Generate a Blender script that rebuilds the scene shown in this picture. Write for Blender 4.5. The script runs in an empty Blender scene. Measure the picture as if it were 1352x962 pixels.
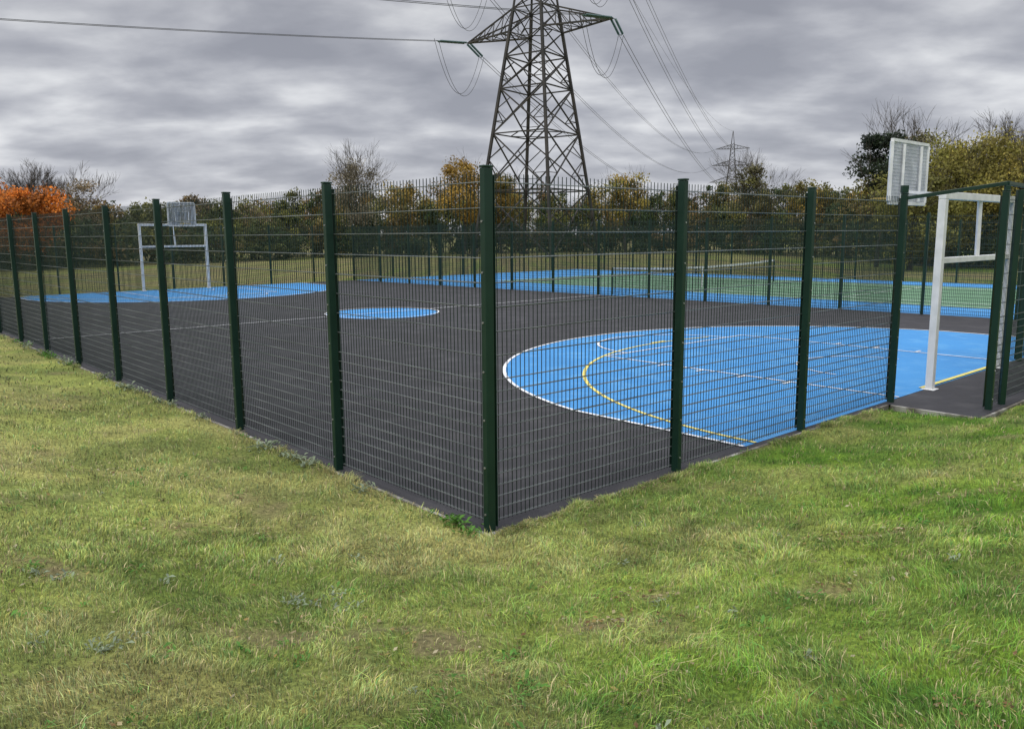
import bpy, math, random
import numpy as np
from mathutils import Vector, Matrix
random.seed(7); rng=np.random.default_rng(11)
scene=bpy.context.scene
scene.view_settings.view_transform='Standard'; scene.view_settings.look='None'; scene.view_settings.exposure=0

# ---------------------------------------------------------------- plan frame of the court
C0=np.array([-.196,6.54]); UU=np.array([.7446,.6675]); VV=np.array([-.6673,.7448])
def W(u,v,z=0.0):
    p=C0+UU*u+VV*v
    return Vector((p[0],p[1],z))
def to_uv(x,y):
    dx=x-C0[0]; dy=y-C0[1]
    return dx*UU[0]+dy*UU[1], dx*VV[0]+dy*VV[1]

# ---------------------------------------------------------------- materials
def mat(name):
    m=bpy.data.materials.new(name); m.use_nodes=True
    nt=m.node_tree; b=nt.nodes['Principled BSDF']
    return m,nt,b
def N(nt,t,**k):
    n=nt.nodes.new(t)
    for a,v in k.items(): setattr(n,a,v)
    return n
def ramp(nt,stops):
    r=nt.nodes.new('ShaderNodeValToRGB'); e=r.color_ramp.elements
    while len(e)<len(stops): e.new(0.5)
    for i,(p,c) in enumerate(stops):
        e[i].position=p; e[i].color=(c[0],c[1],c[2],1)
    return r
def noisy(name,c1,c2,scale=4,rough=.7,detail=4,bump=0,bscale=80,metallic=0,spec=.5,pos=(.35,.65)):
    m,nt,b=mat(name)
    tc=N(nt,'ShaderNodeTexCoord'); n=N(nt,'ShaderNodeTexNoise'); n.inputs['Scale'].default_value=scale; n.inputs['Detail'].default_value=detail
    nt.links.new(tc.outputs['Object'],n.inputs['Vector'])
    r=ramp(nt,[(pos[0],c1),(pos[1],c2)]); nt.links.new(n.outputs['Fac'],r.inputs['Fac'])
    nt.links.new(r.outputs['Color'],b.inputs['Base Color'])
    b.inputs['Roughness'].default_value=rough; b.inputs['Metallic'].default_value=metallic
    b.inputs['Specular IOR Level'].default_value=spec
    if bump:
        n2=N(nt,'ShaderNodeTexNoise'); n2.inputs['Scale'].default_value=bscale; n2.inputs['Detail'].default_value=3
        nt.links.new(tc.outputs['Object'],n2.inputs['Vector'])
        bp=N(nt,'ShaderNodeBump'); bp.inputs['Strength'].default_value=bump; bp.inputs['Distance'].default_value=.01
        nt.links.new(n2.outputs['Fac'],bp.inputs['Height']); nt.links.new(bp.outputs['Normal'],b.inputs['Normal'])
    return m
def surface(name,base,var,patch,rough=(.6,.95),spec=.3,speck=.25):
    """court surfaces: macadam with aggregate speckle, blotches and worn/dusty/damp areas"""
    m,nt,b=mat(name); L=nt.links.new
    tc=N(nt,'ShaderNodeTexCoord')
    n1=N(nt,'ShaderNodeTexNoise'); n1.inputs['Scale'].default_value=.35; n1.inputs['Detail'].default_value=6; n1.inputs['Roughness'].default_value=.6
    n2=N(nt,'ShaderNodeTexNoise'); n2.inputs['Scale'].default_value=120; n2.inputs['Detail'].default_value=2
    n3=N(nt,'ShaderNodeTexNoise'); n3.inputs['Scale'].default_value=1.9; n3.inputs['Detail'].default_value=5
    for n in (n1,n2,n3): L(tc.outputs['Object'],n.inputs['Vector'])
    r1=ramp(nt,[(.35,base),(.68,var)]); L(n1.outputs['Fac'],r1.inputs['Fac'])
    mx=N(nt,'ShaderNodeMix',data_type='RGBA'); L(r1.outputs['Color'],mx.inputs['A']); mx.inputs['B'].default_value=(*patch,1)
    r3=ramp(nt,[(.50,(0,0,0)),(.70,(.7,.7,.7))]); L(n3.outputs['Fac'],r3.inputs['Fac']); L(r3.outputs['Color'],mx.inputs['Factor'])
    r2=ramp(nt,[(.3,(1-speck,)*3),(.7,(1+speck,)*3)]); L(n2.outputs['Fac'],r2.inputs['Fac'])
    mu=N(nt,'ShaderNodeMix',data_type='RGBA',blend_type='MULTIPLY'); mu.inputs['Factor'].default_value=1
    L(mx.outputs['Result'],mu.inputs['A']); L(r2.outputs['Color'],mu.inputs['B']); L(mu.outputs['Result'],b.inputs['Base Color'])
    bp=N(nt,'ShaderNodeBump'); bp.inputs['Strength'].default_value=.5; bp.inputs['Distance'].default_value=.004
    L(n2.outputs['Fac'],bp.inputs['Height']); L(bp.outputs['Normal'],b.inputs['Normal'])
    rr=ramp(nt,[(.38,(rough[0],)*3),(.62,(rough[1],)*3)]); L(n1.outputs['Fac'],rr.inputs['Fac']); L(rr.outputs['Color'],b.inputs['Roughness'])
    b.inputs['Specular IOR Level'].default_value=spec
    return m
M_asph=surface('black_macadam',(.024,.023,.026),(.038,.037,.040),(.058,.056,.058),rough=(.58,.92),spec=.36,speck=.35)
M_blue=surface('blue_court_paint',(.050,.218,.475),(.066,.26,.54),(.11,.31,.55),rough=(.7,.9),spec=.22,speck=.12)
M_green=surface('green_court_paint',(.10,.20,.115),(.125,.23,.135),(.16,.26,.18),rough=(.75,.9),spec=.2,speck=.12)
M_white=noisy('white_line_paint',(.50,.51,.52),(.76,.77,.77),scale=9,rough=.8)
M_yel=noisy('yellow_line_paint',(.55,.47,.12),(.70,.60,.16),scale=9,rough=.8)
M_post=noisy('green_powder_coat',(.004,.024,.015),(.007,.032,.020),scale=3,rough=.42,spec=.4)
M_wire=noisy('green_wire_coat',(.005,.018,.013),(.009,.026,.019),scale=3,rough=.4,spec=.4)
M_hwire=noisy('wet_wire_painted_glint',(.06,.075,.07),(.15,.165,.16),scale=2,rough=.28,spec=.8)  # wet horizontal wires: base colour lightened to paint in their glint
M_bolt=noisy('galvanised_bolt',(.3,.3,.3),(.45,.45,.45),scale=30,rough=.4,metallic=.7)
M_wsteel=noisy('white_painted_steel',(.62,.63,.62),(.76,.76,.75),scale=5,rough=.5,bump=.1,bscale=20)
M_board=noisy('board_grey',(.42,.44,.47),(.55,.57,.60),scale=4,rough=.6)
M_hoop=noisy('hoop_steel',(.45,.30,.05),(.55,.38,.08),scale=4,rough=.5)
M_conc=noisy('concrete_edging',(.10,.09,.07),(.34,.33,.30),scale=3.5,rough=.9,bump=.5,bscale=60,pos=(.45,.64))
M_pyl=noisy('pylon_steel',(.020,.019,.018),(.052,.045,.038),scale=.6,rough=.75)
M_cond=noisy('conductor_wire',(.05,.05,.055),(.08,.08,.085),scale=1,rough=.6)
M_ins=noisy('insulator_glass',(.03,.07,.065),(.06,.12,.11),scale=3,rough=.25)
M_net=noisy('net_cord',(.015,.017,.016),(.03,.03,.03),scale=8,rough=.8)
M_bark=noisy('bark',(.035,.028,.022),(.085,.07,.055),scale=4,rough=.95)

def leafmat(name,trans=.35,rough=.6,upn=.0):
    m,nt,b=mat(name); L=nt.links.new
    at=N(nt,'ShaderNodeAttribute',attribute_name='Col')
    L(at.outputs['Color'],b.inputs['Base Color']); b.inputs['Roughness'].default_value=rough; b.inputs['Specular IOR Level'].default_value=.2
    if upn:
        ge=N(nt,'ShaderNodeNewGeometry'); mv=N(nt,'ShaderNodeMix',data_type='VECTOR'); mv.inputs['Factor'].default_value=upn
        L(ge.outputs['Normal'],mv.inputs['A']); mv.inputs['B'].default_value=(0,0,1)
        nm=N(nt,'ShaderNodeVectorMath',operation='NORMALIZE'); L(mv.outputs['Result'],nm.inputs[0]); L(nm.outputs[0],b.inputs['Normal'])
    if trans:
        tr=N(nt,'ShaderNodeBsdfTranslucent'); L(at.outputs['Color'],tr.inputs['Color'])
        mx=N(nt,'ShaderNodeMixShader'); mx.inputs[0].default_value=trans
        L(b.outputs[0],mx.inputs[1]); L(tr.outputs[0],mx.inputs[2]); L(mx.outputs[0],nt.nodes['Material Output'].inputs['Surface'])
    return m
M_leaf=leafmat('foliage_leaves',.3,.6,.35); M_blade=leafmat('grass_blades',.12,.5,.66)

# ---------------------------------------------------------------- mesh helpers
def link(o,parent=None):
    scene.collection.objects.link(o)
    if parent: o.parent=parent
    return o
def empty(name,loc=(0,0,0)):
    o=bpy.data.objects.new(name,None); o.location=loc; o.empty_display_size=.5
    return link(o)
def fast_mesh(name,verts,nper,material,cols=None,parent=None):
    nv=len(verts); nf=nv//nper
    me=bpy.data.meshes.new(name); me.vertices.add(nv); me.vertices.foreach_set('co',np.ascontiguousarray(verts,dtype=np.float32).ravel())
    me.loops.add(nv); me.loops.foreach_set('vertex_index',np.arange(nv,dtype=np.int32))
    me.polygons.add(nf); me.polygons.foreach_set('loop_start',np.arange(0,nv,nper,dtype=np.int32)); me.polygons.foreach_set('loop_total',np.full(nf,nper,dtype=np.int32))
    me.update(calc_edges=True)
    if cols is not None:
        a=me.color_attributes.new('Col','FLOAT_COLOR','POINT')
        c=np.ones((nv,4),dtype=np.float32); c[:,:3]=cols; a.data.foreach_set('color',c.ravel())
    me.materials.append(material)
    return link(bpy.data.objects.new(name,me),parent)
class MB:
    def __init__(s): s.v=[]; s.f=[]
    def beam(s,a,b,w,h=None,n=4,up=None,twist=0.0,taper=1.0,caps=True):
        a=Vector(a); b=Vector(b); h=w if h is None else h
        d=(b-a)
        if d.length<1e-6: return
        d.normalize()
        up=Vector(up) if up is not None else (Vector((0,0,1)) if abs(d.z)<.95 else Vector((1,0,0)))
        x=d.cross(up).normalized(); y=x.cross(d).normalized()
        i0=len(s.v)
        for P,k in ((a,1.0),(b,taper)):
            for i in range(n):
                if n==4:
                    cx,cy=((-.5,-.5),(.5,-.5),(.5,.5),(-.5,.5))[i]
                    if twist:
                        cx,cy=((0,-.6),(.6,0),(0,.6),(-.6,0))[i]
                else:
                    t=2*math.pi*i/n; cx,cy=.5*math.cos(t),.5*math.sin(t)
                s.v.append(P+x*(cx*w*k)+y*(cy*h*k))
        for i in range(n):
            j=(i+1)%n; s.f.append((i0+i,i0+j,i0+n+j,i0+n+i))
        if caps:
            s.f.append(tuple(i0+i for i in reversed(range(n)))); s.f.append(tuple(i0+n+i for i in range(n)))
    def chain(s,a,b,w,k,**kw):
        for i in range(k): s.beam(a.lerp(b,i/k),a.lerp(b,(i+1)/k),w,**kw)
    def poly(s,pts):
        i0=len(s.v); s.v+= [Vector(p) for p in pts]; s.f.append(tuple(range(i0,i0+len(pts))))
    def path(s,pts,w,n=5):
        for i in range(len(pts)-1):
            s.beam(pts[i],pts[i+1],w,n=n,caps=False)
    def make(s,name,material,parent=None,smooth=False,bevel=0):
        me=bpy.data.meshes.new(name); me.from_pydata([tuple(v) for v in s.v],[],s.f); me.materials.append(material); me.update()
        if smooth:
            for p in me.polygons: p.use_smooth=True
        o=link(bpy.data.objects.new(name,me),parent)
        if bevel:
            bm=o.modifiers.new('bevel','BEVEL'); bm.width=bevel; bm.segments=2; bm.limit_method='ANGLE'
        return o
_tab=rng.random((256,256))
def vnoise(x,y,s,o=0):
    x=np.asarray(x)/s+37.3*o+500; y=np.asarray(y)/s+91.7*o+500
    xi=np.floor(x).astype(int); yi=np.floor(y).astype(int); fx=x-xi; fy=y-yi
    fx=fx*fx*(3-2*fx); fy=fy*fy*(3-2*fy)
    g=lambda i,j:_tab[(xi+i)%256,(yi+j)%256]
    return (g(0,0)*(1-fx)+g(1,0)*fx)*(1-fy)+(g(0,1)*(1-fx)+g(1,1)*fx)*fy
def fbm(x,y,s,o=0,k=4):
    t=0;a=1;w=0
    for i in range(k):
        t=t+a*vnoise(x,y,s/2**i,o+i*3); w+=a; a*=.5
    return t/w
def sstep(a,b,x):
    t=np.clip((x-a)/(b-a),0,1); return t*t*(3-2*t)

# ---------------------------------------------------------------- terrain
CU,CV=21.6,34.6      # MUGA size
def ground_h(x,y):
    u,v=to_uv(x,y)
    off=1.3*sstep(6.9,7.5,u)*(1-sstep(13.2,13.8,u))
    d=np.hypot(np.maximum(-u,0),np.maximum(-(v+off),0))
    h=.92*sstep(.15,6.4,d)
    far=sstep(12,30,d); h=h-far*.25
    h=h+.09*(fbm(x,y,1.3,2)-.5)*sstep(.1,1.5,d)+.06*(fbm(x,y,.4,5,2)-.5)*sstep(.05,.8,d)
    inside=((u>-.02)&(v>-.02-off)&(u<37.6)&(v<CV+.1))
    return np.where(inside,-.07,h)
SPOTS=((-.85,4.15,.95,.30),(-3.05,4.8,.5,.22),(1.95,4.65,.4,.16),(2.5,5.6,.4,.13),(.53,4.4,.36,.13),(-2.37,6.1,.5,.18),(1.76,2.85,.35,.12),(3.6,6.4,.5,.15),(.75,4.9,.3,.1),(-3.9,7.6,.5,.2))
def grass_col(x,y):
    a=fbm(x,y,2.4,1); b=fbm(x,y,.8,7); c=fbm(x,y,.26,9,3); e=fbm(x,y,1.2,15,3)
    u,v=to_uv(x,y)
    dry=np.clip((a-.44)*3.6,0,1)*.50+.50*np.clip((b-.50)*4.0,0,1)
    dry=dry+.62*sstep(-3.5,3.5,v-.5*u-1.0)
    dry=np.clip(dry-.20*sstep(-2,5,u),0,.92)
    green=np.array([.205,.340,.036]); lush=np.array([.090,.200,.020]); straw=np.array([.400,.400,.145])
    k=np.clip((.5*c+.5*e-.39)*4.2,0,1)[...,None]
    col=lush*(1-k)+green*k
    d3=dry[...,None]
    col=col*(1-d3)+straw*d3*(.8+.35*k)
    bare=np.zeros_like(a)
    for (px,py,rx,ry) in SPOTS:
        q=((x-px+.9*(b-.5))/rx)**2+((y-py+.5*(c-.5))/ry)**2
        bare=np.maximum(bare,np.clip(1.25-q,0,1)*np.clip((c-.36)*3.6,0,1)*.86)
    bare=np.maximum(bare,np.clip((fbm(x,y,.5,41,3)-.68)*6,0,1)*.6)
    bare=np.maximum(bare,.85*(1-sstep(.0,.28,np.maximum(-u,-v)))*np.clip((c-.3)*3,0,1))
    return col,bare
def axis(lo,hi,step,far):
    a=list(np.arange(lo,hi+1e-6,step)); s=step; x=hi
    while x<far: s*=1.18; x+=s; a.append(x)
    s=step; x=lo
    while x>-far: s*=1.18; x-=s; a.insert(0,x)
    return np.array(a)
gx=axis(-14,14,.09,900); gy=axis(0,16,.09,900)
GX,GY=np.meshgrid(gx,gy); GZ=ground_h(GX,GY)
gcol,gbare=grass_col(GX,GY)
soil=np.array([.185,.145,.092])
gc=gcol*.72*(1-gbare[...,None])+soil*gbare[...,None]
ny,nx=GX.shape
me=bpy.data.meshes.new('ground'); V_=np.stack([GX,GY,GZ],-1).reshape(-1,3)
idx=np.arange(nx*ny).reshape(ny,nx)
F_=np.stack([idx[:-1,:-1],idx[:-1,1:],idx[1:,1:],idx[1:,:-1]],-1).reshape(-1,4)
me.vertices.add(len(V_)); me.vertices.foreach_set('co',V_.astype(np.float32).ravel())
me.loops.add(F_.size); me.loops.foreach_set('vertex_index',F_.astype(np.int32).ravel())
me.polygons.add(len(F_)); me.polygons.foreach_set('loop_start',np.arange(0,F_.size,4,dtype=np.int32)); me.polygons.foreach_set('loop_total',np.full(len(F_),4,dtype=np.int32))
me.update(calc_edges=True); me.polygons.foreach_set('use_smooth',np.ones(len(F_),dtype=bool))
ca=me.color_attributes.new('Col','FLOAT_COLOR','POINT'); cc=np.ones((len(V_),4),dtype=np.float32); cc[:,:3]=gc.reshape(-1,3); ca.data.foreach_set('color',cc.ravel())
ground=link(bpy.data.objects.new('ground',me))
m,nt,b=mat('turf_and_soil'); L=nt.links.new
at=N(nt,'ShaderNodeAttribute',attribute_name='Col'); tc=N(nt,'ShaderNodeTexCoord')
n1=N(nt,'ShaderNodeTexNoise'); n1.inputs['Scale'].default_value=26; n1.inputs['Detail'].default_value=6; n1.inputs['Roughness'].default_value=.7
n2=N(nt,'ShaderNodeTexNoise'); n2.inputs['Scale'].default_value=1.1; n2.inputs['Detail'].default_value=4
L(tc.outputs['Object'],n1.inputs['Vector']); L(tc.outputs['Object'],n2.inputs['Vector'])
r=ramp(nt,[(.3,(.35,.37,.33)),(.72,(1.5,1.45,1.35))]); L(n1.outputs['Fac'],r.inputs['Fac'])
mu=N(nt,'ShaderNodeMix',data_type='RGBA',blend_type='MULTIPLY'); mu.inputs['Factor'].default_value=1; L(at.outputs['Color'],mu.inputs['A']); L(r.outputs['Color'],mu.inputs['B'])
r2=ramp(nt,[(.35,(.8,.85,.8)),(.65,(1.2,1.15,1.1))]); L(n2.outputs['Fac'],r2.inputs['Fac'])
mu2=N(nt,'ShaderNodeMix',data_type='RGBA',blend_type='MULTIPLY'); mu2.inputs['Factor'].default_value=1; L(mu.outputs['Result'],mu2.inputs['A']); L(r2.outputs['Color'],mu2.inputs['B'])
L(mu2.outputs['Result'],b.inputs['Base Color']); b.inputs['Roughness'].default_value=.95; b.inputs['Specular IOR Level'].default_value=.15
bp=N(nt,'ShaderNodeBump'); bp.inputs['Strength'].default_value=.8; bp.inputs['Distance'].default_value=.03; L(n1.outputs['Fac'],bp.inputs['Height']); L(bp.outputs['Normal'],b.inputs['Normal'])
me.materials.append(m)

# ---------------------------------------------------------------- grass blades
def blades(n,r0,r1,pw,az0=-.76,az1=.76):
    t=rng.random(n); r=(r0**pw+t*(r1**pw-r0**pw))**(1/pw)
    a=rng.uniform(az0,az1,n); return r*np.sin(a),r*np.cos(a)
def build_blades(x,y,hh,ww,mul=(1,1,1),lean=.6,keepbare=True):
    u,v=to_uv(x,y)
    off=1.3*sstep(6.9,7.5,u)*(1-sstep(13.2,13.8,u))
    ok=~((u>-.07)&(v>-.07-off)&(u<37.7)&(v<CV+.1))
    col,bare=grass_col(x,y)
    clump=fbm(x,y,.17,12,3)
    if keepbare: ok&=(rng.random(len(x))>bare*.93); ok&=(rng.random(len(x))<.40+1.4*clump)
    x,y,hh,ww,col,clump,bare=x[ok],y[ok],hh[ok],ww[ok],col[ok],clump[ok],bare[ok]
    n=len(x); z=ground_h(x,y)-.004
    hh=hh*(.2+1.5*clump)*(1-.5*bare)
    th=rng.uniform(0,2*np.pi,n); dx,dy=np.cos(th),np.sin(th)
    flow=fbm(x,y,.45,21,2)*12.0
    ph=flow+rng.normal(0,1.0,n); ln=rng.random(n)*lean
    lx,ly=np.cos(ph)*ln*hh,np.sin(ph)*ln*hh
    B=np.stack([x,y,z],-1); S=np.stack([dx,dy,np.zeros(n)],-1)*ww[:,None]*.5
    M1=B+np.stack([lx*.4,ly*.4,hh*.6],-1); T=B+np.stack([lx*1.5,ly*1.5,hh*(1-.35*ln)],-1)
    q=np.stack([B-S,B+S,M1+S*.8,M1-S*.8],1)
    tri=np.stack([M1-S*.8,M1+S*.8,T+S*.12,T-S*.12],1)
    br=rng.uniform(.6,1.4,n)[:,None]*(.55+.95*clump[:,None]); hue=rng.normal(0,.12,n)[:,None]  # random tone; thin clumps darkened to paint shadow into the turf
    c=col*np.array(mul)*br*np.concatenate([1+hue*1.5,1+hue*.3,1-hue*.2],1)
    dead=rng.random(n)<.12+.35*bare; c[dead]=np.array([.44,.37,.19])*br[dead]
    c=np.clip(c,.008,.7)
    cb=np.repeat((c*.5)[:,None,:],2,1); cm=np.repeat(c[:,None,:],2,1); ct=np.repeat((c*1.2)[:,None,:],2,1)  # root colour darkened as painted shade between blades; tips paler
    return np.concatenate([q,tri],1).reshape(-1,3),np.concatenate([cb,cm,cm,ct],1).reshape(-1,3)
parts=[]
def addb(n,r0,r1,pw,h0,h1,w0,w1,**k):
    x,y=blades(n,r0,r1,pw)
    parts.append(build_blades(x,y,rng.uniform(h0,h1,n),rng.uniform(w0,w1,n),**k))
addb(210000,1.5,6.5,1.0,.018,.058,.0026,.0048)
addb(120000,5.5,14,.9,.025,.062,.004,.009)
addb(45000,12,40,.7,.03,.07,.012,.024)
tc_n=1700; tx,ty=blades(tc_n,1.8,16,1.0); k=(rng.random(tc_n)<.35+.65*(tx>-.2)); tx,ty=tx[k],ty[k]
for s_,h_ in ((.03,.07),(.06,.055)):
    m_=len(tx)*13; x=np.repeat(tx,13)+rng.normal(0,s_,m_); y=np.repeat(ty,13)+rng.normal(0,s_,m_)
    parts.append(build_blades(x,y,rng.uniform(h_*.6,h_*1.7,m_),rng.uniform(.003,.0055,m_),mul=(.95,1.12,.9),lean=1.1))
def fringe(n,Lmax,D,Nrm,seed,th_,h1):
    t=rng.random(n)**1.2*Lmax; o_=.05+np.abs(rng.normal(0,.08,n))
    x=C0[0]+D[0]*t-Nrm[0]*o_; y=C0[1]+D[1]*t-Nrm[1]*o_
    k=fbm(x,y,.45,seed,2)>th_; x,y=x[k],y[k]
    parts.append(build_blades(x,y,rng.uniform(.03,h1,len(x)),rng.uniform(.004,.007,len(x)),lean=.9,keepbare=False))
fringe(16000,30,VV,UU,31,.50,.10); fringe(13000,7.2,UU,VV,33,.42,.085)
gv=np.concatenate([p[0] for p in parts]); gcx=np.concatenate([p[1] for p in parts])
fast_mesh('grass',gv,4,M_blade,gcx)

# broad-leaved weeds and fallen leaves
def weeds():
    vs=[];cs=[]
    spots=[(W(-.16,.22),.11,1.0),(W(-.14,.38),.09,1.0),(W(-.2,.02),.08,1.0),(W(-.18,.62),.07,1.0)]
    for i in range(44): 
        t=random.uniform(1,24); spots.append((W(-random.uniform(.1,.25),t),random.uniform(.05,.12),random.choice((.5,.5,1))))
    for i in range(170):
        r=random.uniform(2.2,10); a=random.uniform(-.62,.62); spots.append((Vector((r*math.sin(a),r*math.cos(a),0)),random.uniform(.025,.065),random.choice((1,1,.5))))
    for (px,py) in ((-1.35,4.75),(-1.15,4.85),(-1.9,3.7),(-2.75,4.6),(-1.0,4.6)):
        for k in range(3): spots.append((Vector((px+random.gauss(0,.08),py+random.gauss(0,.05),0)),.055,.5))
    for p,R,g in spots:
        u,v=to_uv(p.x,p.y)
        if u>-.05 and v>-.05: continue
        if v>-1.6 and u>6.5: continue
        z=float(ground_h(np.array([p.x]),np.array([p.y]))[0])
        for k in range(random.randint(9,16) if R<.075 else 30):
            a=random.uniform(0,6.283); el=random.uniform(.15,1.1); l=R*random.uniform(.5,1.1); w=l*.32
            o=Vector((p.x+random.gauss(0,R*.5),p.y+random.gauss(0,R*.5),z+random.uniform(0,R*.7)))
            d=Vector((math.cos(a)*math.cos(el),math.sin(a)*math.cos(el),math.sin(el))); s=Vector((-math.sin(a),math.cos(a),.2))*w*.5
            vs+= [o,o+d*l*.55+s,o+d*l-Vector((0,0,l*.25)),o+d*l*.55-s]
            c=np.array([.10,.23,.04]) if g>.8 else np.array([.24,.29,.19])
            cs+= [c*random.uniform(.6,1.3)]*4
    return np.array([tuple(v) for v in vs]),np.array(cs)
wv,wc=weeds(); fast_mesh('broadleaf_weeds',wv,4,M_leaf,wc)
fv=[];fc=[]
def addleaf(x,y,cl):
    u,v=to_uv(x,y)
    if (u>-.1 and v>-.1) or (v>-1.5 and u>6.8): return
    z=float(ground_h(np.array([x]),np.array([y]))[0])+.02
    t=random.uniform(0,6.283); l=random.uniform(.007,.022); d=Vector((math.cos(t),math.sin(t),random.uniform(-.4,.4)))*l; s=Vector((-math.sin(t),math.cos(t),random.uniform(-.4,.4)))*l*.6
    o=Vector((x,y,z)); c=np.array(random.choice(cl))*random.uniform(.6,1.1)
    fv.extend([tuple(o-d),tuple(o+s),tuple(o+d),tuple(o-s)]); fc.extend([c]*4)
LC=[(.30,.20,.07),(.20,.12,.05),(.40,.33,.18),(.36,.28,.09),(.14,.08,.035),(.48,.42,.27)]
for i in range(650):
    r=random.uniform(2.0,13); a=random.uniform(-.68,.68); addleaf(r*math.sin(a),r*math.cos(a),LC)
for (px,py,rx,ry) in SPOTS:
    for i in range(60): addleaf(px+random.gauss(0,rx*.7),py+random.gauss(0,ry*.8),LC)
fast_mesh('fallen_leaves',np.array(fv),4,M_leaf,np.array(fc))

# ---------------------------------------------------------------- court surfaces and markings
def sheet(name,pts,z,material,parent=None):
    b=MB(); b.poly([W(u,v,z) for u,v in pts]); return b.make(name,material,parent)
sideA=21.4; sideB=19.6
def su(v): return sideA+(sideB-sideA)*v/CV
sheet('asphalt_court',[(-.04,-.04),(7.45,-.04),(7.45,-1.25),(13.4,-1.25),(13.4,-.04),(37.5,-.04),(37.5,CV),(-.04,CV)],0,M_asph)
marks=empty('court_markings')
def strip(pts,w,z,closed=False):
    b=MB(); P=[np.array(p,float) for p in pts]; n=len(P); Ls=[];Rs=[]
    for i in range(n):
        if closed: a=P[(i-1)%n]; c=P[(i+1)%n]
        else: a=P[max(i-1,0)]; c=P[min(i+1,n-1)]
        d=c-a; d=d/np.hypot(*d); nn=np.array([-d[1],d[0]])*w/2; Ls.append(P[i]+nn); Rs.append(P[i]-nn)
    for i in range(n if closed else n-1):
        j=(i+1)%n; b.poly([W(*Rs[i],z),W(*Rs[j],z),W(*Ls[j],z),W(*Ls[i],z)])
    return b
def arc(cu,cv,R,a0,a1,n=48): return [(cu+R*math.cos(a0+(a1-a0)*i/n),cv+R*math.sin(a0+(a1-a0)*i/n)) for i in range(n+1)]
zz=[.012]
def line(pts,material=M_white,w=.05,closed=False,nm='line'):
    zz[0]+=.0005
    strip(pts,w,zz[0],closed).make(nm,material,marks)
def end_zone(cu,v0,s):
    R=6.7; k=1.55; hw=6.6; y0=math.sqrt(R*R-hw*hw); a0=math.atan2(y0,hw)
    prof=[(cu+hw,v0)]+[(p[0],v0+s*p[1]) for p in arc(cu,k,R,a0,math.pi-a0)]+[(cu-hw,v0)]
    sheet('blue_zone',prof if s>0 else prof[::-1],.004,M_blue,marks)
    line(prof,w=.06)
    yl=[(p[0],v0+s*p[1]) for p in arc(cu,0,6.35,math.pi*.42,math.pi)]; line(yl,M_yel,.06)
    line([(cu-2.45,v0),(cu-2.45,v0+s*5.8)]); line([(cu+2.45,v0),(cu+2.45,v0+s*5.8)]); line([(cu-2.45,v0+s*5.8),(cu+2.45,v0+s*5.8)])
    line([(p[0],v0+s*p[1]) for p in arc(cu,5.8,1.8,0,math.pi)])
    line([(p[0],v0+s*p[1]) for p in arc(cu,1.575,1.25,0,math.pi,24)],w=.04)
    for q in (1.75,2.6,3.45,4.3):
        for sg in (-1,1): line([(cu+sg*2.45,v0+s*q),(cu+sg*2.7,v0+s*q)])
    line([(cu-1.5,v0+s*.06),(cu+1.5,v0+s*.06)],M_yel,.08)
    line([(cu-.25,v0+s*6.4),(cu+.25,v0+s*6.4)],M_yel,.08)
end_zone(10.5,0.05,1); end_zone(9.7,CV-.1,-1)
cc_=(10.0,17.0)
sheet('blue_centre',arc(cc_[0],cc_[1],1.75,0,2*math.pi*.995,64),.004,M_blue,marks)
line(arc(cc_[0],cc_[1],1.78,0,2*math.pi*63/64,63),closed=True)
line([(.25,17.1),(su(17)-.3,16.9)])
T0,T1=24.2,34.4; TV0,TV1=4.1,27.9
sheet('blue_tennis_surround',[(su(-.04)+.05,-.02),(37.4,-.02),(37.4,CV-.05),(su(CV)+.05,CV-.05)],.004,M_blue,marks)
sheet('green_tennis_court',[(T0,TV0),(T1,TV0),(T1,TV1),(T0,TV1)],.008,M_green,marks)
for uu in (T0,T0+1.37,T1-1.37,T1): line([(uu,TV0),(uu,TV1)],w=.05)
for v_ in (TV0,TV1): line([(T0,v_),(T1,v_)],w=.06)
for v_ in (9.6,22.4): line([(T0+1.37,v_),(T1-1.37,v_)])
line([((T0+T1)/2,9.6),((T0+T1)/2,22.4)])

b=MB()
o=.07
for (a,c) in ((W(-o,-o-.02),W(-o,CV)),(W(-o+.025,-o),W(7.4,-o)),(W(7.42,-o-.03),W(7.42,-1.25)),(W(7.42,-1.29),W(13.4,-1.29))):
    n=max(1,int((c-a).length/.915))
    for i in range(n):
        p=a.lerp(c,(i+.005)/n); q=a.lerp(c,(i+.995)/n); dz=random.uniform(-.008,.002)
        b.beam(p+Vector((0,0,-.066+dz)),q+Vector((0,0,-.066+dz+random.uniform(-.003,.003))),.042,.15)
b.make('concrete_kerb',M_conc,None,bevel=.006)

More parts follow.
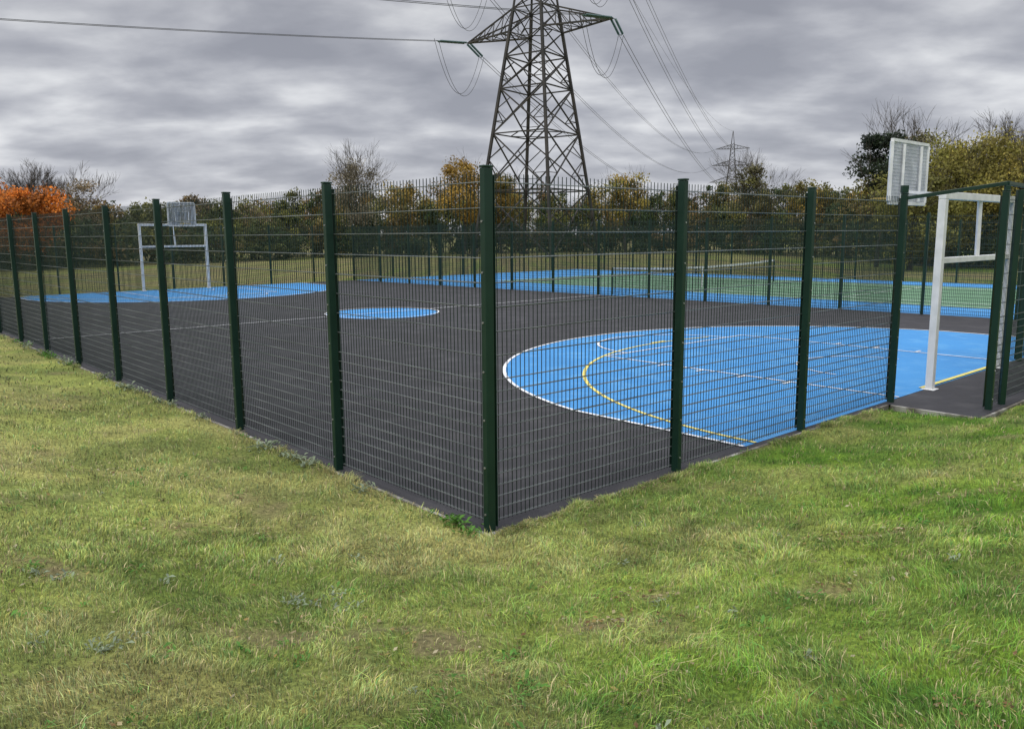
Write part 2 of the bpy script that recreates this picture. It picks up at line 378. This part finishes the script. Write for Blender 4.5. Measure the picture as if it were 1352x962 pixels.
# ---------------------------------------------------------------- mesh fences
def fence(name,p0,p1,n,side=1,H=2.93,det=1,skipfirst=False,skiplast=False,fine=True):
    root=empty(name,tuple(p0)); 
    p0=Vector(p0); p1=Vector(p1); d=(p1-p0); Ln=d.length; d.normalize(); nr=Vector((-d.y,d.x,0))*side
    posts=MB(); wires=MB(); hor=MB(); bolts=MB(); clamp=MB()
    for i in range(n+1):
        if (i==0 and skipfirst) or (i==n and skiplast): continue
        q=d*(Ln*i/n); hh=H+.03+random.uniform(-.012,.012); tl=Vector((random.uniform(-.008,.008),random.uniform(-.008,.008),0))
        posts.beam(q-Vector((0,0,.08)),q+tl+Vector((0,0,hh)),.062,.085,up=nr)
        posts.beam(q+tl+Vector((0,0,hh+.002)),q+tl+Vector((0,0,hh+.02)),.07,.095,up=nr)
        clamp.beam(q+nr*.062+Vector((0,0,.03)),q+nr*.062+Vector((0,0,H-.02)),.066,.006,up=nr)
        if det:
            z=.15
            while z<H-.05:
                for sg in (-1,1):
                    o_=q+nr*(.0425*sg+(.024 if sg>0 else 0)); bolts.beam(o_+Vector((0,0,z)),o_+nr*sg*.008+Vector((0,0,z)),.018,n=6)
                z+=.4
    sp=.05; nw=int(Ln/sp); wt=.0054
    for i in range(1,nw):
        t=Ln*i/nw; q=d*t+nr*.05
        bend=nr*random.uniform(-.0015,.0015)
        wires.beam(q+Vector((0,0,.04)),q+bend+Vector((0,0,H+random.uniform(-.004,.004))),wt if fine else .0075,up=nr,caps=False)
    zs=[.06+.1*k for k in range(13)]+[1.46+.2*k for k in range(8)]
    for z in zs:
        for i in range(n):
            a=d*(Ln*i/n+.02); b_=d*(Ln*(i+1)/n-.02)
            if z>H-.05: continue
            for sg in ((-1,1) if fine else (0,)):
                oo=nr*(.05+sg*.007)+Vector((0,0,z+random.uniform(-.003,.003)))
                hor.chain(a+oo,b_+oo,.0066 if fine else .009,10,up=(0,0,1),twist=1,caps=False)
    posts.make('posts',M_post,root,bevel=.006 if det else 0); clamp.make('clamp_bars',M_post,root)
    if det: bolts.make('bolts',M_bolt,root)
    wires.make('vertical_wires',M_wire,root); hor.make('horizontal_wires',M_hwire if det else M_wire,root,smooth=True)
    return root
fence('mesh_fence',W(0,0),W(0,CV),14,side=-1,det=1)
fence('mesh_fence',W(0,0),W(7.65,0),3,side=1,det=1,skipfirst=True)
fence('mesh_fence',W(13.2,0),W(sideA,0),3,side=1,det=0)
fence('mesh_fence',W(0,CV),W(sideB,CV),8,side=-1,det=0,fine=False,skipfirst=True)
fence('mesh_fence',W(sideA,0),W(sideB,CV),14,side=1,det=0,fine=False,skipfirst=True)
fence('mesh_fence',W(37.5,0),W(37.5,CV),14,side=1,det=0,fine=False)
fence('mesh_fence',W(sideB,CV),W(37.5,CV),7,side=-1,det=0,fine=False,skiplast=True)
fence('mesh_fence',W(8.1,-1.15),W(13.2,-1.15),2,side=1,det=1)
g=empty('entrance_frame',W(7.65,0)); o0=W(7.65,0)
b=MB()
A=W(7.65,0)-o0; B=W(8.1,-1.15)-o0; D=W(9.0,-1.15)-o0
b.beam(A+Vector((0,0,2.90)),B+Vector((0,0,3.07)),.05,.05)
b.beam(B+Vector((0,0,3.07)),D+Vector((0,0,3.05)),.05,.05)
b.beam(W(8.62,-1.15,-.05)-o0,W(8.62,-1.15,3.0)-o0,.06,.08)
b.beam(B+Vector((0,0,2.96)),B+Vector((0,0,3.04)),.06,.06)
b.beam(A+Vector((0,0,2.98)),A+Vector((0,0,3.08)),.07,.09)
b.make('header_rail',M_post,g,bevel=.005)

# ---------------------------------------------------------------- goals with basketball boards
def goal(cu,v0,s,bw=1.45):
    root=empty('goal_with_basketball_hoop',W(cu,v0)); O=W(cu,v0)
    P=lambda du,dv,z: W(cu+du,v0+s*dv,z)-O
    f=MB(); t=.11
    for du in (-1.5,1.5): f.beam(P(du,0,0),P(du,0,2.92),t,t,up=(P(1,0,0)))
    f.beam(P(-1.5-t/2,0,2.92+t/2+.002),P(1.5+t/2,0,2.92+t/2+.002),t)
    f.beam(P(-1.5+t/2,0,2.0),P(1.5-t/2,0,2.0),t*.8)
    f.beam(P(.05,0,2.05),P(.0,0,2.92),.06)
    for du in (-1.5,1.5): f.beam(P(du,0,0.001),P(du,0,.015),.2,.2,up=P(1,0,0))
    f.make('frame',M_wsteel,root,bevel=.008)
    a=MB()
    for du in (-.35,.35):
        a.beam(P(du,.06,2.98),P(du,1.12,3.12),.045)
        a.beam(P(du,1.125,2.96),P(du,1.125,3.9),.04)
    a.make('arms',M_wsteel,root)
    bo=MB(); h=bw/2; z0,z1=2.92,3.95; fr=.05
    for (p,q) in ((P(-h,1.17,z0),P(h,1.17,z0)),(P(-h,1.17,z1),P(h,1.17,z1)),(P(-h,1.17,z0+fr/2),P(-h,1.17,z1-fr/2)),(P(h,1.17,z0+fr/2),P(h,1.17,z1-fr/2))): bo.beam(p,q,fr)
    for (p,q) in ((P(-.3,1.195,3.1),P(.3,1.195,3.1)),(P(-.3,1.195,3.55),P(.3,1.195,3.55)),(P(-.3,1.195,3.12),P(-.3,1.195,3.53)),(P(.3,1.195,3.12),P(.3,1.195,3.53))): bo.beam(p,q,.045,.012)
    bo.make('board_frame',M_wsteel,root)
    bb=MB(); n=int(bw/.05)
    for i in range(1,n): 
        du=-h+bw*i/n; bb.beam(P(du,1.165,z0),P(du,1.165,z1),.036,.008,up=P(0,1,0),caps=False)
    for i in range(1,18):
        z=z0+(z1-z0)*i/18; bb.beam(P(-h,1.175,z),P(h,1.175,z),.034,.006,caps=False,up=(0,0,1))
    bb.make('board_grille',M_board,root)
    r=MB(); cen=P(0,1.19+.15+.225,3.02); n=20
    R=[cen+Vector((.225*math.cos(2*math.pi*i/n),.225*math.sin(2*math.pi*i/n),0)) for i in range(n+1)]
    r.path(R,.02,n=6); r.beam(P(-.1,1.2,3.02),P(-.08,1.36,3.02),.02); r.beam(P(.1,1.2,3.02),P(.08,1.36,3.02),.02); r.beam(P(0,1.2,2.93),P(0,1.35,3.01),.02)
    r.make('hoop',M_hoop,root)
goal(10.55,.0,1); goal(9.75,CV-.55,-1,1.2)

# ---------------------------------------------------------------- tennis net
root=empty('tennis_net',W(20.75,16.8)); O=W(20.75,16.8); L_=12.2
Q=lambda t,z: W(20.75+t,16.8,z)-O
b=MB(); 
for t in (0,L_): b.beam(Q(t,0),Q(t,1.10),.08,n=8)
b.make('net_posts',M_post,root)
hz=lambda t: .914+.15*((t-L_/2)/(L_/2))**2
b=MB()
for i in range(24):
    t0,t1=.04+(L_-.08)*i/24,.04+(L_-.08)*(i+1)/24; b.beam(Q(t0,hz(t0)),Q(t1,hz(t1)),.03,.085,caps=False)
b.beam(Q(L_/2,0),Q(L_/2,.9),.02,.06); b.make('net_band',M_white,root)
b=MB()
for i in range(1,int(L_/.08)): t=i*.08; b.beam(Q(t,.05),Q(t,hz(t)-.03),.006,caps=False)
for k in range(1,12): b.chain(Q(.05,.05+k*.075),Q(L_-.05,.05+k*.075),.006,24,caps=False)
b.make('net_mesh',M_net,root)

# ---------------------------------------------------------------- pylons
def lattice_tower():
    leg=MB()
    def wd(z):
        if z<28: return 10.4-(10.4-3.2)*z/28
        return 3.2-(3.2-1.2)*(z-28)/13 if z<41 else 1.2-(1.15)*(z-41)/5
    def cn(z):
        w=wd(z)/2; return [Vector((-w,-w,z)),Vector((w,-w,z)),Vector((w,w,z)),Vector((-w,w,z))]
    lv=[0,7.2,13.4,18.2,21.6,24.2,26.6,28.4,30.2,32,33.8,35.6,37.4,39.2,41,46]
    for i in range(len(lv)-1):
        a=cn(lv[i]); c=cn(lv[i+1]); big=i<4
        for k in range(4):
            j=(k+1)%4
            leg.beam(a[k],c[k],.28 if i<6 else .18)
            if i==len(lv)-2: continue
            t=.13 if big else .10
            leg.beam(a[k],c[j],t); leg.beam(a[j],c[k],t)
            if i in (0,1,2,3,5,7,9,12): leg.beam(c[k],c[j],t)
            if big:
                X=(wd(lv[i])/(wd(lv[i])+wd(lv[i+1])))
                m1=a[k].lerp(c[k],X); m2=a[j].lerp(c[j],X)
                leg.beam(m1,a[k].lerp(c[j],X*.5),.08); leg.beam(m2,a[j].lerp(c[k],X*.5),.08)
                leg.beam(m1,c[k].lerp(a[j],(1-X)*.5),.08); leg.beam(m2,c[j].lerp(a[k],(1-X)*.5),.08)
                leg.beam(a[k].lerp(c[k],X*.5),a[k].lerp(c[j],X*.5),.07); leg.beam(a[j].lerp(c[j],X*.5),a[j].lerp(c[k],X*.5),.07)
                if i==0: leg.beam(a[k].lerp(c[j],X*.5),a[j].lerp(c[k],X*.5),.08)
    for z in (7.2,13.4,24.2):
        q=cn(z); mids=[q[k].lerp(q[(k+1)%4],.5) for k in range(4)]
        for k in range(4): leg.beam(mids[k],mids[(k+1)%4],.09)
    tips=[]
    for (z0,z1,R) in ((24.2,26.6,9.4),(31.4,33.4,8.6),(38.4,40.2,7.2)):
        for sg in (-1,1):
            w0=wd(z0)/2; w1=wd(z1)/2; tip=Vector((sg*R,0,z0+.1)); tips.append(tip)
            lo=[Vector((sg*w0,-w0,z0)),Vector((sg*w0,w0,z0))]; hi=[Vector((sg*w1,-w1,z1)),Vector((sg*w1,w1,z1))]
            for p in lo: leg.beam(p,tip,.17)
            for p in hi: leg.beam(p,tip,.14)
            n=5
            for i in range(n):
                s0=i/n; s1=(i+1)/n
                L0,L1=lo[0].lerp(tip,s0),lo[1].lerp(tip,s0); L0b,L1b=lo[0].lerp(tip,s1),lo[1].lerp(tip,s1)
                H0,H1=hi[0].lerp(tip,s0),hi[1].lerp(tip,s0)
                leg.beam(L0,L1,.07)
                leg.beam(L0 if i%2 else L1,L1b if i%2 else L0b,.07)
                if i<n-1:
                    leg.beam(H0,L0b,.07); leg.beam(H1,L1b,.07); leg.beam(L0b,hi[0].lerp(tip,s1),.07); leg.beam(L1b,hi[1].lerp(tip,s1),.07)
    tips.append(Vector((0,0,46)))
    for p in cn(0): leg.beam(p+Vector((0,0,-.5)),p+Vector((0,0,.25)),.9)
    return leg,tips
leg,tips=lattice_tower()
P1=Vector((2.9,94,0)); P2=Vector((97,367,0)); P0=Vector((-232,-100,0))
d1=(P2-P1).normalized(); d0=(P0-P1).normalized()
tg=(d1-d0).normalized(); arm=Vector((tg.y,-tg.x,0))
def place(name,pos,armdir,ms=None):
    root=empty(name,pos); root.rotation_euler=(0,0,math.atan2(armdir.y,armdir.x))
    if ms: o=link(bpy.data.objects.new('lattice',ms),root)
    else: o=leg.make('lattice',M_pyl,root)
    return root,o
r1_,ob=place('electricity_pylon',P1,arm); mesh_p=ob.data
arm2=Vector((d1.y,-d1.x,0)); r2_,_=place('electricity_pylon',P2,arm2,mesh_p)
def wpos(P,a,t): 
    n=Vector((-a.y,a.x,0)); return P+a*t.x+n*t.y+Vector((0,0,t.z))
def cat(a,b,sag,n=110):
    return [a.lerp(b,i/n)-Vector((0,0,4*sag*(i/n)*(1-i/n))) for i in range(n+1)]
wires=MB(); ins=MB(); jump=MB()
for i,t in enumerate(tips):
    A1=wpos(P1,arm,t); A2=wpos(P2,arm2,t); A0=wpos(P0,Vector((d0.y,-d0.x,0))*-1,t)
    if i==6:
        wires.path(cat(A1,A2,7),.035,n=4); wires.path(cat(A1,A0,7),.035,n=4); continue
    ends=[]
    for (Bp,sag) in ((A2,10),(A0,8.5)):
        dd=(Bp-A1).normalized(); e=A1+dd*4.4+Vector((0,0,-.75 if Bp is A2 else -.35))
        for off in (-.22,.22):
            sd=Vector((dd.y,-dd.x,0))*off
            for k in range(19):
                q0=A1.lerp(e,.10+.84*k/19)+sd; q1=A1.lerp(e,.10+.84*(k+.55)/19)+sd; ins.beam(q0,q1,.27,n=8,taper=.5)
            ins.beam(A1,A1.lerp(e,.1)+sd,.06); ins.beam(A1.lerp(e,.94)+sd,e,.06)
            wires.path([p+sd for p in cat(e,Bp,sag)],.042,n=4)
        ends.append(e)
    for off in (-.25,.25):
        J=cat(ends[0],ends[1],5.2,22); J=[p+Vector((off,off*.3,abs(off-.25)*.5)) for p in J]
        jump.path(J,.055,n=5)
pl=empty('power_lines'); wires.make('conductors',M_cond,pl); jump.make('jumper_loops',M_cond,pl); ins.make('insulators',M_ins,pl)

# ---------------------------------------------------------------- trees
def leafquads(c,size):
    n=len(c); a=rng.normal(size=(n,3)); a/=np.linalg.norm(a,axis=1)[:,None]
    b=rng.normal(size=(n,3)); b-= (b*a).sum(1)[:,None]*a; b/=np.linalg.norm(b,axis=1)[:,None]
    s=(size*rng.uniform(.6,1.4,n))[:,None]
    return np.stack([c-a*s*.6,c+b*s*.35,c+a*s*.6,c-b*s*.35],1)
def crown(cx,cy,z0,H,R,n,col,col2,size=.22,lobes=14,droop=0,zs=.75,rr_=(.2,.46)):
    ks=[];cs=[]
    for i in range(lobes):
        t=random.random()**.8; zc=z0+(H-z0)*(.10+.82*t)
        prof=math.sin(math.pi*min(1,max(.05,.15+.75*t)))**.7
        a=random.uniform(0,6.283); rr=R*prof*math.sqrt(random.random())*.9
        ctr=np.array([cx+rr*math.cos(a),cy+rr*math.sin(a),zc]); rad=R*random.uniform(*rr_)*(.8+.4*prof)
        m=int(n/lobes*random.uniform(.6,1.4)); p=rng.normal(size=(m,3)); p/=np.linalg.norm(p,axis=1)[:,None]; p*=(rng.random(m)**.62)[:,None]*rad*rng.uniform(.8,1.25,(m,1))
        p[:,2]*=zs
        if droop: p[:,2]-=droop*rng.random(m)*np.linalg.norm(p[:,:2],axis=1)
        q=ctr+p; q[:,2]=np.maximum(q[:,2],.05)
        k=random.random(); base=(np.array(col)*(1-k)+np.array(col2)*k)*random.uniform(.6,1.4)
        c=base*rng.uniform(.5,1.5,(m,1)); ks.append(q); cs.append(c)
    q=np.concatenate(ks); c=np.concatenate(cs); lq=leafquads(q,np.full(len(q),size))
    return lq.reshape(-1,3),np.repeat(c,4,0)
def branches(mb,p,d,L,r,depth,spread=.55,kids=3,upb=.15,minr=.012):
    n=3; q=Vector(p); dd=Vector(d).normalized(); rr=r
    for i in range(n):
        dd=(dd+Vector((random.gauss(0,.1),random.gauss(0,.1),random.gauss(0,.06)+upb*.3))).normalized()
        q2=q+dd*(L/n); r2=rr*.82
        mb.beam(q,q2,rr*2,n=5 if rr>.05 else 3,taper=r2/rr,caps=False)
        if depth>0 and i>0:
            for k in range(kids if i==n-1 else kids-1):
                a=random.uniform(0,6.283); s=random.uniform(.6,1.2)*spread
                x=dd.orthogonal().normalized(); y=dd.cross(x)
                nd=(dd+x*math.cos(a)*s+y*math.sin(a)*s+Vector((0,0,upb))).normalized()
                branches(mb,q2,nd,L*random.uniform(.55,.8),max(minr,r2*random.uniform(.5,.7)),depth-1,spread,kids,upb,minr)
        q=q2; rr=r2
def single_tree(name,x,y,H,R,col,col2,n=7000,size=.2,lobes=22,z0f=.25,depth=3,leaves=True,kids=3,trunk=.2,upb=.15,minr=.012):
    root=empty(name,(x,y,0)); mb=MB(); branches(mb,(0,0,-.1),(0,0,1),H*(.42 if leaves else .36),trunk,depth,kids=kids,upb=upb,minr=minr)
    mb.make('trunk_and_limbs',M_bark,root)
    if leaves:
        v,c=crown(0,0,H*z0f,H*.96,R,n,col,col2,size,lobes); fast_mesh('crown',v,4,M_leaf,c,root)
OL=(.115,.115,.030); DG=(.040,.064,.022); BR=(.165,.110,.042); YO=(.30,.20,.042); YG=(.20,.19,.042); GY=(.15,.13,.085); OR=(.50,.15,.018); RU=(.34,.125,.022)
prof=[(-.80,66,7.0),(-.63,68,6.4),(-.52,72,6.2),(-.45,76,6.4),(-.40,80,7.0),(-.33,84,7.0),(-.26,90,7.8),(-.20,96,8.8),(-.16,98,9.0),(-.10,104,9.2),(-.05,108,10.0),(0,112,10.0),(.06,114,9.8),(.12,114,9.8),(.18,110,9.4),(.24,104,9.4),(.30,96,8.6),(.36,86,8.2),(.42,74,8.2),(.48,66,8.6),(.54,60,8.9),(.60,58,9.2),(.80,56,10)]
pb=np.array(prof)
vs=[];cs=[]; tk=MB()
b_=-.80
while b_<.80:
    for row in range(3):
        bb=b_+random.uniform(-.014,.014); D=np.interp(bb,pb[:,0],pb[:,1])+row*4+random.uniform(-2,2); Hh=np.interp(bb,pb[:,0],pb[:,2])*random.uniform(.78,1.03)*(1 if row else .70)
        x=bb*D; y=D; R=random.uniform(1.7,3.3)
        pal=random.choices([(OL,DG),(DG,OL),(BR,OL),(YO,OL),(YG,OL),(GY,BR),(YO,BR)],[4,1.6,3,2.6,3.2,2.4,1.4])[0]
        if row==0: pal=random.choice([(DG,OL),(OL,BR),(DG,BR),(YG,DG),(DG,DG)])
        v,c=crown(x,y,.3 if row==0 else .9,Hh*.98,R,2000,pal[0],pal[1],.23,lobes=20,droop=.2,zs=random.uniform(.8,1.4),rr_=(.18,.40)); vs.append(v); cs.append(c)
        branches(tk,(x,y,-.1),(0,0,1),Hh*.38,.11,2,kids=3,minr=.02,upb=.25)
    b_+=.020 if abs(b_)<.4 else .026
root=empty('distant_tree_belt')
fast_mesh('foliage',np.concatenate(vs),4,M_leaf,np.concatenate(cs),root); tk.make('trunks',M_bark,root)
vs=[];cs=[]
for i in range(210):
    bb=random.uniform(-.8,.8); D=np.interp(bb,pb[:,0],pb[:,1])-4+random.uniform(-1.5,1)
    v,c=crown(bb*D,D,.1,random.uniform(1.2,3.6),random.uniform(1.2,2.4),400,DG,random.choice([OL,BR,DG]),.24,lobes=8); vs.append(v); cs.append(c)
fast_mesh('scrub_hedge',np.concatenate(vs),4,M_leaf,np.concatenate(cs))
single_tree('orange_autumn_tree',-36.3,62,6.6,3.2,OR,RU,n=8500,size=.2,lobes=28,z0f=.2)
single_tree('orange_autumn_tree',-39.8,63,6.9,3.0,OR,RU,n=7500,size=.2,lobes=26,z0f=.2)
single_tree('bare_tree',-43.5,74,9.2,3,GY,BR,leaves=False,depth=5,kids=3,trunk=.10,minr=.010)
single_tree('grey_leaved_tree',-39.5,76,8.2,2.8,GY,(.24,.17,.09),n=3600,size=.15,lobes=26,depth=4)
single_tree('grey_leaved_tree',-17.0,94,11.4,3.8,GY,(.24,.21,.14),n=9500,size=.16,lobes=34,depth=4)
single_tree('yellow_autumn_tree',-5.8,102,12.4,3.8,YO,(.32,.20,.04),n=9000,size=.2,lobes=30)
single_tree('yellow_autumn_tree',-1.2,104,11.0,3.0,YO,OL,n=5000,size=.22,lobes=22)
single_tree('olive_tree',14.5,104,10.6,3.2,YG,YO,n=5200,size=.22,lobes=22)
single_tree('grey_leaved_tree',26.5,92,10.2,3.0,GY,OL,n=5200,size=.2,lobes=22,depth=4)
single_tree('pine_tree',25.3,57,9.3,2.2,(.014,.026,.014),(.026,.038,.018),n=6000,size=.17,lobes=18,z0f=.55,trunk=.16)
single_tree('willow_tree',25.2,52,6.6,3.2,YG,OL,n=9000,size=.16,lobes=34,z0f=.08)
single_tree('willow_tree',28.4,54,8.7,3.2,YG,(.24,.20,.045),n=11000,size=.16,lobes=36,z0f=.08)
single_tree('willow_tree',32.6,55,9.4,3.4,(.23,.185,.042),YG,n=11000,size=.16,lobes=36,z0f=.08)
single_tree('willow_tree',37.0,56,9.6,3.4,YG,YO,n=10000,size=.16,lobes=34,z0f=.08)
single_tree('bare_tree',35.8,60,11.2,3,GY,BR,leaves=False,depth=5,kids=3,trunk=.13,upb=.15,minr=.010)
single_tree('olive_tree',31.0,64,10.6,3.0,OL,GY,n=5200,size=.18,lobes=26,depth=4)

# ---------------------------------------------------------------- sky + light
w=bpy.data.worlds.new('World'); scene.world=w; w.use_nodes=True; nt=w.node_tree; L=nt.links.new
nt.nodes.clear(); out=N(nt,'ShaderNodeOutputWorld')
SE,SR=math.radians(52),math.radians(215)
sky=N(nt,'ShaderNodeTexSky',sky_type='NISHITA'); sky.sun_disc=False; sky.sun_elevation=SE; sky.sun_rotation=SR
bg1=N(nt,'ShaderNodeBackground'); bg1.inputs['Strength'].default_value=.1; L(sky.outputs[0],bg1.inputs['Color'])
tc=N(nt,'ShaderNodeTexCoord'); sx=N(nt,'ShaderNodeSeparateXYZ'); L(tc.outputs['Generated'],sx.inputs[0])
def math_(op,a,b=None):
    n=N(nt,'ShaderNodeMath',operation=op)
    for i,q in enumerate((a,b)):
        if q is None: continue
        if isinstance(q,(int,float)): n.inputs[i].default_value=q
        else: L(q,n.inputs[i])
    return n.outputs[0]
z=math_('MAXIMUM',sx.outputs['Z'],0.0); zd=math_('ADD',z,.24)
px=math_('DIVIDE',sx.outputs['X'],zd); py=math_('DIVIDE',sx.outputs['Y'],zd)
cb=N(nt,'ShaderNodeCombineXYZ'); L(px,cb.inputs[0]); L(math_('MULTIPLY',py,1.3),cb.inputs[1])
n1=N(nt,'ShaderNodeTexNoise'); n1.inputs['Scale'].default_value=2.6; n1.inputs['Detail'].default_value=7; n1.inputs['Roughness'].default_value=.5; n1.inputs['Distortion'].default_value=.12
n2=N(nt,'ShaderNodeTexNoise'); n2.inputs['Scale'].default_value=.8; n2.inputs['Detail'].default_value=2
L(cb.outputs[0],n1.inputs['Vector']); L(cb.outputs[0],n2.inputs['Vector'])
mixn=math_('ADD',math_('MULTIPLY',n1.outputs['Fac'],.62),math_('MULTIPLY',n2.outputs['Fac'],.38))
cr=ramp(nt,[(.38,(.30,.31,.355)),(.46,(.375,.385,.43)),(.53,(.49,.50,.54)),(.62,(.70,.71,.735))]); L(mixn,cr.inputs['Fac'])
hz_=N(nt,'ShaderNodeMapRange'); L(z,hz_.inputs['Value']); hz_.inputs['From Min'].default_value=.02; hz_.inputs['From Max'].default_value=.36; hz_.inputs['To Min'].default_value=1.22; hz_.inputs['To Max'].default_value=.90
zn=N(nt,'ShaderNodeMapRange'); L(z,zn.inputs['Value']); zn.inputs['From Min'].default_value=.46; zn.inputs['From Max'].default_value=.80; zn.inputs['To Min'].default_value=1; zn.inputs['To Max'].default_value=4.8
mul=math_('MULTIPLY',hz_.outputs[0],zn.outputs[0])
bg2=N(nt,'ShaderNodeBackground'); L(cr.outputs['Color'],bg2.inputs['Color']); L(mul,bg2.inputs['Strength'])
ms=N(nt,'ShaderNodeMixShader'); ms.inputs[0].default_value=.95; L(bg1.outputs[0],ms.inputs[1]); L(bg2.outputs[0],ms.inputs[2]); L(ms.outputs[0],out.inputs['Surface'])
sl=bpy.data.lights.new('sun','SUN'); sl.energy=1.5; sl.angle=math.radians(30); sl.color=(1,.96,.9)
so=link(bpy.data.objects.new('sun',sl)); 
sd=Vector((math.sin(SR)*math.cos(SE),math.cos(SR)*math.cos(SE),math.sin(SE))); so.rotation_euler=sd.to_track_quat('Z','Y').to_euler()

# ---------------------------------------------------------------- camera
cam=bpy.data.cameras.new('camera'); co=link(bpy.data.objects.new('camera',cam)); scene.camera=co
cam.sensor_width=36; cam.lens=36*1079/1352; cam.clip_end=3000; cam.clip_start=.05
co.matrix_world=Matrix.Translation((0,0,2.45))@Matrix.Rotation(math.radians(90-9.06),4,'X')@Matrix.Rotation(math.radians(-.42),4,'Z')
print('done')
